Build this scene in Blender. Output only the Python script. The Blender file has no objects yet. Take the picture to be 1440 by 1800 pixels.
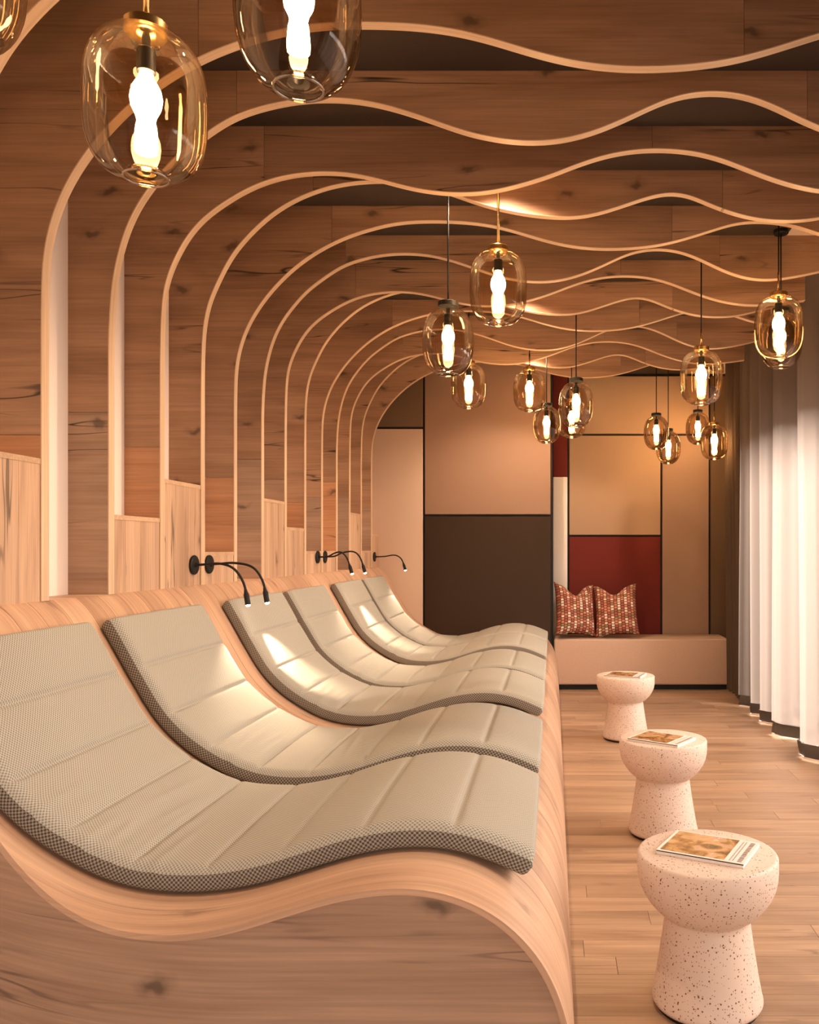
import bpy, bmesh, math, random
from mathutils import Vector, Matrix
R = math.radians
random.seed(7)
S = bpy.context.scene
C = S.collection

# ---------------------------------------------------------------- camera
cam_d = bpy.data.cameras.new('camera'); cam = bpy.data.objects.new('camera', cam_d); C.objects.link(cam)
cam.location = (0, 0, 1.35); cam.rotation_euler = (R(90), 0, 0)
cam_d.sensor_width = 36; cam_d.lens = 29.6; cam_d.shift_x = -0.14; cam_d.shift_y = 0.0361
cam_d.clip_start = 0.02
S.camera = cam
# ---------------------------------------------------------------- world, daylight, exposure
W = bpy.data.worlds.new('sky'); S.world = W; W.use_nodes = True
W.node_tree.nodes['Background'].inputs[0].default_value = (1.0, .88, .78, 1)
W.node_tree.nodes['Background'].inputs[1].default_value = .6
S.view_settings.view_transform = 'Standard'; S.view_settings.look = 'None'
S.view_settings.gamma = 1; S.view_settings.use_curve_mapping = False
S.view_settings.exposure = 0.2
def area_light(name, loc, rot, sx, sy, power, col):
    l = bpy.data.lights.new(name, 'AREA'); l.shape = 'RECTANGLE'; l.size = sx; l.size_y = sy
    l.energy = power; l.color = col
    o = bpy.data.objects.new(name, l); C.objects.link(o); o.location = loc; o.rotation_euler = rot
    return o
area_light('daylight_outside_window', (6.2, 4.2, 3.4), (0, R(68), 0), 4.5, 9.0, 3500, (1.0, .83, .73))
area_light('fill_daylight_rear', (.2, -5.2, 3.3), (R(70), 0, 0), 4.6, 1.6, 420, (1.0, .80, .68))  # added fill light for the surfaces that face the camera
WARM = (1.0, .66, .38)

# ---------------------------------------------------------------- helpers
def new_obj(name, me, parent=None, loc=None):
    o = bpy.data.objects.new(name, me); C.objects.link(o)
    if parent: o.parent = parent
    if loc: o.location = loc
    return o
def thing(name, label, cat, loc=(0, 0, 0), rz=0, group=None):
    o = bpy.data.objects.new(name, None); C.objects.link(o); o.empty_display_size = .05
    o.location = loc; o.rotation_euler = (0, 0, rz); tag(o, label, cat, group)
    return o
def tag(o, label, cat, group=None):
    o['label'] = label; o['category'] = cat
    if group: o['group'] = group
    return o
def struct(o, label=None, cat=None):
    o['kind'] = 'structure'
    if label: o['label'] = label
    if cat: o['category'] = cat
    return o
def mesh_from(name, verts, faces, mat, smooth=False, uvs=None):
    me = bpy.data.meshes.new(name); me.from_pydata(verts, [], faces)
    if mat: me.materials.append(mat)
    if uvs:
        ul = me.uv_layers.new(name='UVMap')
        for li, l in enumerate(me.loops): ul.data[li].uv = uvs[l.vertex_index]
    bm = bmesh.new(); bm.from_mesh(me); bmesh.ops.recalc_face_normals(bm, faces=bm.faces); bm.to_mesh(me); bm.free()
    if smooth:
        for p in me.polygons: p.use_smooth = True
    me.update(); return me
def box_mesh(name, lo, hi, mat, bevel=0, seg=1):
    bm = bmesh.new()
    bmesh.ops.create_cube(bm, size=1)
    for v in bm.verts:
        v.co = Vector([lo[k] + (v.co[k] + .5) * (hi[k] - lo[k]) for k in range(3)])
    if bevel:
        bmesh.ops.bevel(bm, geom=bm.edges[:], offset=bevel, segments=seg, affect='EDGES', profile=.5)
    me = bpy.data.meshes.new(name); bm.to_mesh(me); bm.free()
    me.materials.append(mat)
    if bevel and seg > 1:
        for p in me.polygons: p.use_smooth = True
        try: me.set_sharp_from_angle(angle=R(50))
        except Exception: pass
    return me
def box(name, lo, hi, mat, parent=None, bevel=0, seg=1):
    return new_obj(name, box_mesh(name, lo, hi, mat, bevel, seg), parent)
def lathe_mesh(name, prof, mat, n=48, close=False):
    vs, fs = [], []
    m = len(prof)
    for r, z in prof:
        for k in range(n):
            a = 2 * math.pi * k / n; vs.append((max(r, 1e-5) * math.cos(a), max(r, 1e-5) * math.sin(a), z))
    for j in range(m - 1 + (1 if close else 0)):
        for k in range(n):
            a, b = j * n + k, j * n + (k + 1) % n
            c, d = ((j + 1) % m) * n + (k + 1) % n, ((j + 1) % m) * n + k
            fs.append((a, b, c, d))
    return mesh_from(name, vs, fs, mat, True)
def sharp(me, ang=35):
    try: me.set_sharp_from_angle(angle=R(ang))
    except Exception: pass
    return me
def tube_mesh(name, pts, rad, mat, n=10, caps=True):
    pts = [Vector(p) for p in pts]; m = len(pts)
    if not hasattr(rad, '__len__'): rad = [rad] * m
    vs, fs = [], []
    t0 = (pts[1] - pts[0]).normalized()
    u = t0.orthogonal().normalized()
    for i, p in enumerate(pts):
        t = (pts[min(i + 1, m - 1)] - pts[max(i - 1, 0)]).normalized()
        u = (u - t * u.dot(t)).normalized(); v = t.cross(u)
        for k in range(n):
            a = 2 * math.pi * k / n; vs.append(tuple(p + rad[i] * (math.cos(a) * u + math.sin(a) * v)))
    for i in range(m - 1):
        for k in range(n):
            fs.append((i * n + k, i * n + (k + 1) % n, (i + 1) * n + (k + 1) % n, (i + 1) * n + k))
    if caps:
        fs.append(tuple(range(n))[::-1]); fs.append(tuple(range((m - 1) * n, m * n)))
    return sharp(mesh_from(name, vs, fs, mat, True), 50)
def catmull(P, step=.02, smooth=0):
    """dense, evenly spaced samples of a curve through the points P (2D)"""
    P = [Vector((p[0], p[1])) for p in P]
    Q = [2 * P[0] - P[1]] + P + [2 * P[-1] - P[-2]]
    out = []
    for i in range(1, len(Q) - 2):
        p0, p1, p2, p3 = Q[i - 1:i + 3]
        t0 = 0; t1 = t0 + max((p1 - p0).length, 1e-6) ** .5; t2 = t1 + max((p2 - p1).length, 1e-6) ** .5; t3 = t2 + max((p3 - p2).length, 1e-6) ** .5
        for k in range(12):
            t = t1 + (t2 - t1) * k / 12
            a1 = p0 * ((t1 - t) / (t1 - t0)) + p1 * ((t - t0) / (t1 - t0)); a2 = p1 * ((t2 - t) / (t2 - t1)) + p2 * ((t - t1) / (t2 - t1))
            a3 = p2 * ((t3 - t) / (t3 - t2)) + p3 * ((t - t2) / (t3 - t2))
            b1 = a1 * ((t2 - t) / (t2 - t0)) + a2 * ((t - t0) / (t2 - t0)); b2 = a2 * ((t3 - t) / (t3 - t1)) + a3 * ((t - t1) / (t3 - t1))
            out.append(b1 * ((t2 - t) / (t2 - t1)) + b2 * ((t - t1) / (t2 - t1)))
    out.append(P[-1])
    L = [0]
    for a, b in zip(out, out[1:]): L.append(L[-1] + (b - a).length)
    n = max(2, int(L[-1] / step)); res = []; j = 0
    for k in range(n + 1):
        s = L[-1] * k / n
        while j < len(L) - 2 and L[j + 1] < s: j += 1
        f = (s - L[j]) / max(L[j + 1] - L[j], 1e-9); res.append(out[j].lerp(out[j + 1], min(max(f, 0), 1)))
    for _ in range(smooth):
        res = [res[0]] + [(res[i - 1] + 2 * res[i] + res[i + 1]) / 4 for i in range(1, len(res) - 1)] + [res[-1]]
    return res

# ---------------------------------------------------------------- materials
def newmat(name):
    m = bpy.data.materials.new(name); m.use_nodes = True
    nt = m.node_tree; b = nt.nodes['Principled BSDF']
    return m, nt, b, nt.nodes, nt.links
def plain(name, col, rough=.5, metal=0, noise=0, scale=30, bump=0, spec=.5):
    m, nt, b, N, L = newmat(name)
    b.inputs['Base Color'].default_value = (*col, 1); b.inputs['Roughness'].default_value = rough; b.inputs['Metallic'].default_value = metal
    b.inputs['Specular IOR Level'].default_value = spec
    if noise or bump:
        tc = N.new('ShaderNodeTexCoord'); nz = N.new('ShaderNodeTexNoise'); nz.inputs['Scale'].default_value = scale; nz.inputs['Detail'].default_value = 5
        L.new(tc.outputs['Object'], nz.inputs['Vector'])
        if noise:
            rp = N.new('ShaderNodeValToRGB')
            rp.color_ramp.elements[0].position = .3; rp.color_ramp.elements[1].position = .7
            rp.color_ramp.elements[0].color = (*[c * (1 - noise) for c in col], 1); rp.color_ramp.elements[1].color = (*[min(1, c * (1 + noise)) for c in col], 1)
            L.new(nz.outputs['Fac'], rp.inputs['Fac']); L.new(rp.outputs['Color'], b.inputs['Base Color'])
        if bump:
            bp = N.new('ShaderNodeBump'); bp.inputs['Strength'].default_value = bump; bp.inputs['Distance'].default_value = .002
            L.new(nz.outputs['Fac'], bp.inputs['Height']); L.new(bp.outputs['Normal'], b.inputs['Normal'])
    return m
def wood(name, dark, mid, light, axis, crack=1.0, rough=.5, vary=.25, sc=1.0, knots=1.0):
    """oak: long grain along axis ('X','Z' object space or 'U' of the UV map), dark cracks and knots"""
    m, nt, b, N, L = newmat(name)
    tc = N.new('ShaderNodeTexCoord'); oi = N.new('ShaderNodeObjectInfo')
    off = N.new('ShaderNodeVectorMath'); off.operation = 'SCALE'; off.inputs[0].default_value = (37.3, 91.7, 53.1)
    L.new(oi.outputs['Random'], off.inputs['Scale'])
    add = N.new('ShaderNodeVectorMath'); add.operation = 'ADD'
    L.new(tc.outputs['UV' if axis == 'U' else 'Object'], add.inputs[0]); L.new(off.outputs[0], add.inputs[1])
    def mp(al, ac):
        n = N.new('ShaderNodeMapping')
        n.inputs['Scale'].default_value = {'X': (al, ac, ac), 'Z': (ac, ac, al), 'U': (al, ac, ac)}[axis]
        L.new(add.outputs[0], n.inputs['Vector']); return n.outputs[0]
    def noise(vec, s, det=4, dis=0, ro=.55):
        n = N.new('ShaderNodeTexNoise'); n.inputs['Scale'].default_value = s * sc; n.inputs['Detail'].default_value = det
        n.inputs['Distortion'].default_value = dis; n.inputs['Roughness'].default_value = ro; L.new(vec, n.inputs['Vector']); return n.outputs['Fac']
    def ramp(fac, stops):
        r = N.new('ShaderNodeValToRGB'); e = r.color_ramp.elements
        e[0].position, e[0].color = stops[0][0], stops[0][1]; e[1].position, e[1].color = stops[-1][0], stops[-1][1]
        for p, c in stops[1:-1]:
            x = e.new(p); x.color = c
        L.new(fac, r.inputs['Fac']); return r.outputs['Color']
    def mixc(fac, a, bb, mode='MIX'):
        x = N.new('ShaderNodeMix'); x.data_type = 'RGBA'; x.blend_type = mode
        for sock, v in ((x.inputs[0], fac), (x.inputs[6], a), (x.inputs[7], bb)):
            if hasattr(v, 'links'): L.new(v, sock)
            elif hasattr(v, '__len__'): sock.default_value = v
            else: sock.default_value = v
        return x.outputs[2]
    def mth(op, a, bv):
        x = N.new('ShaderNodeMath'); x.operation = op
        for k, v in ((0, a), (1, bv)):
            if hasattr(v, 'links'): L.new(v, x.inputs[k])
            else: x.inputs[k].default_value = v
        return x.outputs[0]
    c4 = lambda c: (*c, 1)
    g = (lambda v: (v, v, v, 1))
    base = ramp(noise(mp(.35, 3.2), 2.2, 6, .9), [(.32, c4(dark)), (.5, c4(mid)), (.68, c4(light))])
    fine = ramp(noise(mp(1.2, 55), 2.0, 3), [(.3, g(.82)), (.7, g(1.08))])
    col = mixc(1.0, base, fine, 'MULTIPLY')
    # broad tone change from board to board
    tone = ramp(oi.outputs['Random'], [(0, g(1 - vary)), (1, g(1 + vary * .35))])
    col = mixc(1.0, col, tone, 'MULTIPLY')
    # dark cracks along the grain
    ck = noise(mp(.42, 7), 2.0, 2, .25)
    line = ramp(ck, [(.484, g(0)), (.497, g(1)), (.503, g(1)), (.516, g(0))])
    msk = ramp(noise(mp(.5, 2.6), 1.7, 2), [(.53, g(0)), (.61, g(1))])
    fac = mth('MULTIPLY', mth('MULTIPLY', line, msk), 1.0 * crack)
    col = mixc(fac, col, c4([c * .16 for c in dark]))
    # knots
    sx = N.new('ShaderNodeSeparateXYZ'); L.new(add.outputs[0], sx.inputs[0])
    al_, ac_ = (sx.outputs[2], mth('ADD', sx.outputs[0], sx.outputs[1])) if axis == 'Z' else (sx.outputs[0], mth('ADD', sx.outputs[1], sx.outputs[2]))
    wob = mth('MULTIPLY', noise(mp(6, 6), 2.0, 2), .09)
    cmb = N.new('ShaderNodeCombineXYZ'); L.new(mth('MULTIPLY', al_, 2.0), cmb.inputs[0]); L.new(mth('MULTIPLY', mth('ADD', ac_, wob), 4.6), cmb.inputs[1])
    vo = N.new('ShaderNodeTexVoronoi'); vo.voronoi_dimensions = '2D'; vo.inputs['Scale'].default_value = 1.0 * sc; vo.inputs['Randomness'].default_value = 1
    L.new(cmb.outputs[0], vo.inputs['Vector'])
    kn = ramp(vo.outputs['Distance'], [(.0, g(1)), (.035, g(.95)), (.07, g(.35)), (.13, g(0))])
    km = ramp(vo.outputs['Color'], [(.47, g(0)), (.55, g(1))])
    col = mixc(mth('MULTIPLY', mth('MULTIPLY', kn, km), .75 * knots), col, c4([c * .22 for c in dark]))
    L.new(col, b.inputs['Base Color'])
    b.inputs['Roughness'].default_value = rough
    bp = N.new('ShaderNodeBump'); bp.inputs['Strength'].default_value = .15; bp.inputs['Distance'].default_value = .002
    L.new(fine, bp.inputs['Height']); L.new(bp.outputs['Normal'], b.inputs['Normal'])
    return m
OAK_FIN = wood('oak_fin_face', (.29, .158, .088), (.41, .235, .138), (.48, .288, .175), 'X', rough=.55, vary=.16)
OAK_ORANGE = wood('oak_fin_orange', (.40, .19, .09), (.52, .26, .13), (.58, .31, .165), 'X', rough=.55, vary=.1)
OAK_GREY = wood('oak_fin_grey', (.29, .185, .125), (.38, .245, .165), (.45, .30, .205), 'X', rough=.55, vary=.12)
OAK_FRONT = wood('oak_platform_front', (.36, .215, .14), (.43, .265, .175), (.49, .31, .21), 'U', crack=.6, rough=.5, vary=.0)
OAK_BAND = wood('pale_oak_edge', (.62, .43, .27), (.70, .49, .32), (.76, .55, .37), 'U', crack=0, rough=.45, vary=.0, knots=0)
OAK_INFILL = wood('pale_oak_upright', (.46, .275, .17), (.60, .385, .25), (.68, .45, .30), 'Z', crack=.8, rough=.5, vary=.12)
OAK_CAP = wood('pale_oak_cap', (.50, .31, .19), (.60, .385, .24), (.66, .44, .28), 'X', crack=0, rough=.5, vary=.06, knots=0)
OAK_STRIP = wood('pale_oak_strip', (.46, .27, .17), (.60, .37, .24), (.68, .44, .29), 'U', crack=.6, rough=.38, vary=.12, knots=.6)
OAK_FLOOR = wood('oak_floor', (.31, .185, .11), (.42, .265, .165), (.49, .32, .205), 'X', crack=.45, rough=.34, vary=.16, knots=.35)
SUBFLOOR = plain('floor_joint', (.12, .07, .04), .8)
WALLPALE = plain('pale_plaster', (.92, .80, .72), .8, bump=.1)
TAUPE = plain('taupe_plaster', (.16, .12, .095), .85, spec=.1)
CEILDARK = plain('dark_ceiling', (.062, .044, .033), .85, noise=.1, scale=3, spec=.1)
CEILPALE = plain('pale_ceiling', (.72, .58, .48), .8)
BLACK = plain('black_metal', (.010, .009, .008), .5, 0, spec=.3)
JOINT = plain('panel_joint_black', (.012, .01, .009), .7)
BRASS = plain('brass', (.83, .55, .22), .22, 1)
FRAME = plain('window_frame_grey', (.10, .09, .085), .5)
HEM = plain('hem_dark', (.10, .082, .072), .9, noise=.2, scale=200)
HEM_LIGHT = plain('hem_light_white', (.9, .82, .74), .7)  # white that paints the daylight line below the hem
TERR = plain('terrace_stone', (.22, .19, .17), .8, noise=.1, scale=5)
def panelmat(name, col): return plain(name, col, .85, noise=.05, scale=240, bump=.15, spec=.12)
P_TAN = panelmat('panel_tan', (.38, .245, .175)); P_BROWN = panelmat('panel_brown', (.050, .031, .021))
P_PEACH = panelmat('panel_peach', (.62, .455, .345)); P_OLIVE = panelmat('panel_olive', (.155, .10, .062))
P_BEIGE = panelmat('panel_beige', (.54, .375, .255)); P_RED = panelmat('panel_red', (.175, .032, .026))
P_WHITE = panelmat('panel_white', (.95, .88, .82)); P_ROSE = panelmat('panel_rose', (.42, .285, .21))
BENCHM = plain('bench_upholstery', (.56, .39, .285), .8, noise=.05, scale=150, bump=.15)

def fabric(name, a, bcol, p, contrast_pos=(.42, .58)):
    """woven dot pattern laid out in metres on the UV map"""
    m, nt, b, N, L = newmat(name)
    tc = N.new('ShaderNodeTexCoord'); sp = N.new('ShaderNodeSeparateXYZ'); L.new(tc.outputs['UV'], sp.inputs[0])
    def sn(o):
        k = N.new('ShaderNodeMath'); k.operation = 'MULTIPLY'; k.inputs[1].default_value = 2 * math.pi / p; L.new(o, k.inputs[0])
        s = N.new('ShaderNodeMath'); s.operation = 'SINE'; L.new(k.outputs[0], s.inputs[0]); return s.outputs[0]
    pr = N.new('ShaderNodeMath'); pr.operation = 'MULTIPLY'; L.new(sn(sp.outputs[0]), pr.inputs[0]); L.new(sn(sp.outputs[1]), pr.inputs[1])
    ad = N.new('ShaderNodeMath'); ad.operation = 'MULTIPLY_ADD'; ad.inputs[1].default_value = .5; ad.inputs[2].default_value = .5; L.new(pr.outputs[0], ad.inputs[0])
    rp = N.new('ShaderNodeValToRGB'); e = rp.color_ramp.elements
    e[0].position, e[1].position = contrast_pos; e[0].color = (*bcol, 1); e[1].color = (*a, 1)
    L.new(ad.outputs[0], rp.inputs['Fac']); L.new(rp.outputs['Color'], b.inputs['Base Color'])
    b.inputs['Roughness'].default_value = .85
    bp = N.new('ShaderNodeBump'); bp.inputs['Strength'].default_value = .3; bp.inputs['Distance'].default_value = .0015
    L.new(ad.outputs[0], bp.inputs['Height']); L.new(bp.outputs['Normal'], b.inputs['Normal'])
    return m
FAB_TOP = fabric('woven_cushion_top', (.47, .445, .38), (.22, .20, .16), .0105, (.22, .62))
FAB_SIDE = fabric('woven_cushion_side', (.33, .30, .245), (.07, .06, .047), .0115)

def terrazzo():
    m, nt, b, N, L = newmat('terrazzo')
    tc = N.new('ShaderNodeTexCoord')
    out = None
    base = (.68, .54, .455, 1)
    prev = None
    for sc_, r_, thr, colr in ((95, .24, .34, (.16, .065, .04, 1)), (150, .25, .42, (.34, .17, .11, 1))):
        v = N.new('ShaderNodeTexVoronoi'); v.inputs['Scale'].default_value = sc_; L.new(tc.outputs['Object'], v.inputs['Vector'])
        lt = N.new('ShaderNodeMath'); lt.operation = 'LESS_THAN'; lt.inputs[1].default_value = r_; L.new(v.outputs['Distance'], lt.inputs[0])
        sx = N.new('ShaderNodeSeparateXYZ'); L.new(v.outputs['Color'], sx.inputs[0])
        l2 = N.new('ShaderNodeMath'); l2.operation = 'LESS_THAN'; l2.inputs[1].default_value = thr; L.new(sx.outputs[0], l2.inputs[0])
        mu = N.new('ShaderNodeMath'); mu.operation = 'MULTIPLY'; L.new(lt.outputs[0], mu.inputs[0]); L.new(l2.outputs[0], mu.inputs[1])
        x = N.new('ShaderNodeMix'); x.data_type = 'RGBA'; L.new(mu.outputs[0], x.inputs[0]); x.inputs[7].default_value = colr
        if prev: L.new(prev, x.inputs[6])
        else: x.inputs[6].default_value = base
        prev = x.outputs[2]
    L.new(prev, b.inputs['Base Color']); b.inputs['Roughness'].default_value = .55
    return m
TERRAZZO = terrazzo()

def glass(name, tint, refl=.5):
    """thin blown glass: clear tinted body with stronger reflection at grazing angles"""
    m, nt, b, N, L = newmat(name); N.remove(b)
    tr = N.new('ShaderNodeBsdfTransparent'); tr.inputs[0].default_value = (*tint, 1)
    gl = N.new('ShaderNodeBsdfGlossy'); gl.inputs['Roughness'].default_value = .02; gl.inputs[0].default_value = (1, .95, .88, 1)
    lw = N.new('ShaderNodeLayerWeight'); lw.inputs[0].default_value = refl
    mu = N.new('ShaderNodeMath'); mu.operation = 'MULTIPLY'; mu.inputs[1].default_value = .75; L.new(lw.outputs['Fresnel'], mu.inputs[0])
    mx = N.new('ShaderNodeMixShader'); L.new(mu.outputs[0], mx.inputs[0]); L.new(tr.outputs[0], mx.inputs[1]); L.new(gl.outputs[0], mx.inputs[2])
    L.new(mx.outputs[0], N['Material Output'].inputs[0]); return m
GLASS_AMBER = glass('amber_glass', (.93, .82, .66), .32); GLASS_SMOKE = glass('smoke_glass', (.76, .65, .52), .34)
GLASS_RIM = glass('thick_glass_rim', (.85, .72, .55), .75)
GLASS_PANE = glass('window_glass', (.95, .97, .97), .2)
def emit(name, col, s):
    m, nt, b, N, L = newmat(name); N.remove(b)
    e = N.new('ShaderNodeEmission'); e.inputs[0].default_value = (*col, 1); e.inputs[1].default_value = s
    L.new(e.outputs[0], N['Material Output'].inputs[0]); return m
BULB = emit('bulb_glow', (1.0, .66, .36), 55)
LAMP_TIP = emit('reading_lamp_led', (1.0, .78, .55), 30)
DOWN_LED = emit('downlight_led', (1.0, .75, .5), 12)
def curtain_mat(name, col, back, transp, transl):
    m, nt, b, N, L = newmat(name); N.remove(b)
    tr = N.new('ShaderNodeBsdfTransparent'); ts = N.new('ShaderNodeBsdfTranslucent'); df = N.new('ShaderNodeBsdfDiffuse')
    ts.inputs[0].default_value = (*col, 1); df.inputs[0].default_value = (*back, 1)
    m1 = N.new('ShaderNodeMixShader'); m1.inputs[0].default_value = transl; L.new(df.outputs[0], m1.inputs[1]); L.new(ts.outputs[0], m1.inputs[2])
    m2 = N.new('ShaderNodeMixShader'); m2.inputs[0].default_value = transp; L.new(m1.outputs[0], m2.inputs[1]); L.new(tr.outputs[0], m2.inputs[2])
    L.new(m2.outputs[0], N['Material Output'].inputs[0]); return m
SHEER = curtain_mat('sheer_curtain', (.58, .50, .45), (.13, .095, .073), .24, .42)
DRAPE = curtain_mat('dark_drape', (.16, .115, .085), (.12, .085, .062), 0, .25)

# ================================================================ THE ROOM
XW, XE, ZC = -1.81, -1.66, 3.135      # left wall, inner edge of the fins, ceiling
YB, YN, Y0 = 8.05, 8.55, -2.6          # wall behind the loungers, niche wall, wall behind the camera
XR = 1.98
floor = struct(box('floor', (XW - .1, Y0, -.06), (XR + .1, YN + .1, -.012), SUBFLOOR), 'warm oak plank floor', 'floor')
# floor boards run across the room; each is a part of the floor
PW = .118; rowi = 0; y = 0.9
gap = .0005
plank_cache = {}
while y < YN - .01:
    w = min(PW, YN - y)
    x = -.10 - random.random() * .75
    while x < XR - .01:
        ln = random.choice((.55, .8, 1.0, 1.25, 1.5))
        x0, x1 = max(x, -.10), min(x + ln, XR)
        if XR - x1 < .12: x1 = XR
        key = (round(x1 - x0, 3), round(w, 3))
        if key not in plank_cache:
            plank_cache[key] = box_mesh('plank', (gap, gap, -.014), (key[0] - gap, key[1] - gap, 0), OAK_FLOOR, .0009)
        if x1 - x0 > .05:
            new_obj('plank', plank_cache[key], floor, (x0, y, 0))
        x += ln
        if x1 >= XR: break
    y += PW; rowi += 1
# near floor, behind the first boards the photo can see
box('near_floor_boards', (XW, Y0, -.014), (XR, .9 - gap, 0), OAK_FLOOR, floor)

wl = struct(box('wall_left', (XW - .12, Y0, 0), (XW, YN + .1, ZC), WALLPALE), 'pale plaster wall behind the oak fins', 'wall')
wf = struct(box('wall_front', (XW - .1, Y0 - .1, 2.5), (XR + .12, Y0, ZC), WALLPALE), 'pale wall behind the viewer', 'wall')
box('wall_pier', (XW - .1, Y0 - .1, 0), (-1.5, Y0, 2.5), WALLPALE, wf); box('wall_pier', (1.7, Y0 - .1, 0), (XR + .12, Y0, 2.5), WALLPALE, wf)
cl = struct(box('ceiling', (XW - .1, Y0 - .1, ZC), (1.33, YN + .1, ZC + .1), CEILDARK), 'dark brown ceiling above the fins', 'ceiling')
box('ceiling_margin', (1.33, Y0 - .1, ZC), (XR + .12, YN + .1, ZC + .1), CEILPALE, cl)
# window wall on the right: lintel, end piece, window with panes
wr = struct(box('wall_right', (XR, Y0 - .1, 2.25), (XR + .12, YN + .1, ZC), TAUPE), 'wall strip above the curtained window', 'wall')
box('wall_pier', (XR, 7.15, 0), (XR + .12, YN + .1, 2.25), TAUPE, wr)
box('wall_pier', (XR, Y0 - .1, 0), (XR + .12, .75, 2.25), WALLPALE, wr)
wn = struct(new_obj('window_1', None), 'tall daylit window behind the sheer curtain', 'window')
wn.location = (XR, 0, 0)
box('window_frame', (.02, .75, 2.19), (.09, 7.15, 2.25), FRAME, wn); box('window_frame', (.02, .75, 0), (.09, 7.15, .05), FRAME, wn)
ny = 7; step = 6.4 / ny
for k in range(ny + 1):
    yy = .75 + k * step; a, bb = max(.75, yy - .03), min(7.15, yy + .03)
    box('mullion', (.02, a, .05), (.09, bb, 2.19), FRAME, wn)
for k in range(ny):
    box('pane', (.05, .75 + k * step + .03, .05), (.056, .75 + (k + 1) * step - .03, 2.19), GLASS_PANE, wn)
w2 = struct(new_obj('added_rear_window', None), 'unseen glazed end added behind the viewer for fill daylight', 'window'); w2.location = (0, Y0, 0)  # unseen window, added so fill daylight reaches the camera-facing wood
box('window_frame', (-1.5, -.09, 2.43), (1.7, -.02, 2.5), FRAME, w2); box('window_frame', (-1.5, -.09, 0), (1.7, -.02, .06), FRAME, w2)
for k in range(5):
    xx = -1.5 + k * .8; box('mullion', (max(-1.5, xx - .03), -.09, .06), (min(1.7, xx + .03), -.02, 2.43), FRAME, w2)
for k in range(4):
    box('transom', (-1.5 + k * .8 + .03, -.085, 1.22), (-1.5 + k * .8 + .77, -.025, 1.27), FRAME, w2)
    for z0, z1 in ((.06, 1.22), (1.27, 2.43)): box('pane', (-1.5 + k * .8 + .03, -.058, z0), (-1.5 + k * .8 + .77, -.052, z1), GLASS_PANE, w2)
struct(box('terrace', (XR + .12, Y0 - 1, -.1), (XR + 5, YN + 1, -.03), TERR), 'pale terrace paving outside the window', 'terrace')

# wall behind the loungers, clad in upholstered panels with dark joints
wb = struct(box('wall_back', (XW, YB + .03, 0), (-.005, YN, ZC), JOINT), 'panelled wall at the foot of the room behind the loungers', 'wall')
SC = YB / 1480.0
def px(v): return (v - 972) * SC
def pz(v): return 1.35 + (965 - v) * SC
def panel(name, parent, yface, x0, x1, z0, z1, mat):
    return box(name, (x0, yface, z0), (x1, yface + .03, z1), mat, parent, .006, 2)
g = .010
panel('wall_panel', wb, YB, XW, px(745) - g, .02, pz(752) - g, P_PEACH)
panel('wall_panel', wb, YB, XW, px(745) - g, pz(752) + g, ZC, P_OLIVE)
panel('wall_panel', wb, YB, px(745) + g, -.022, pz(906) + g, ZC, P_TAN)
panel('wall_panel', wb, YB, px(745) + g, -.022, .02, pz(906) - g, P_BROWN)
wk = struct(box('wall_niche', (-.005, YN + .03, 0), (XR, YN + .1, ZC), JOINT), 'panelled wall of the bench niche', 'wall')
SC = YN / 1480.0
panel('wall_panel', wk, YN, .002, px(998) - .002, pz(838), ZC, P_RED)
panel('wall_panel', wk, YN - .012, .002, px(998) - .002, .02, pz(838) - .004, P_WHITE)
panel('wall_panel', wk, YN, px(999) + .012, px(1248) - .01, pz(764) + g, ZC - .03, P_BEIGE)
panel('wall_panel', wk, YN, px(999) + .012, px(1163) - g, pz(942) + g, pz(764) - g, P_BEIGE)
panel('wall_panel', wk, YN, px(999) + .012, px(1163) - g, .02, pz(942) - g, P_RED)
panel('wall_panel', wk, YN, px(1163) + g, px(1248) - .01, .02, pz(764) - g, P_ROSE)
panel('wall_panel', wk, YN, px(1248) + .01, XR, .02, ZC - .03, P_OLIVE)

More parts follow.
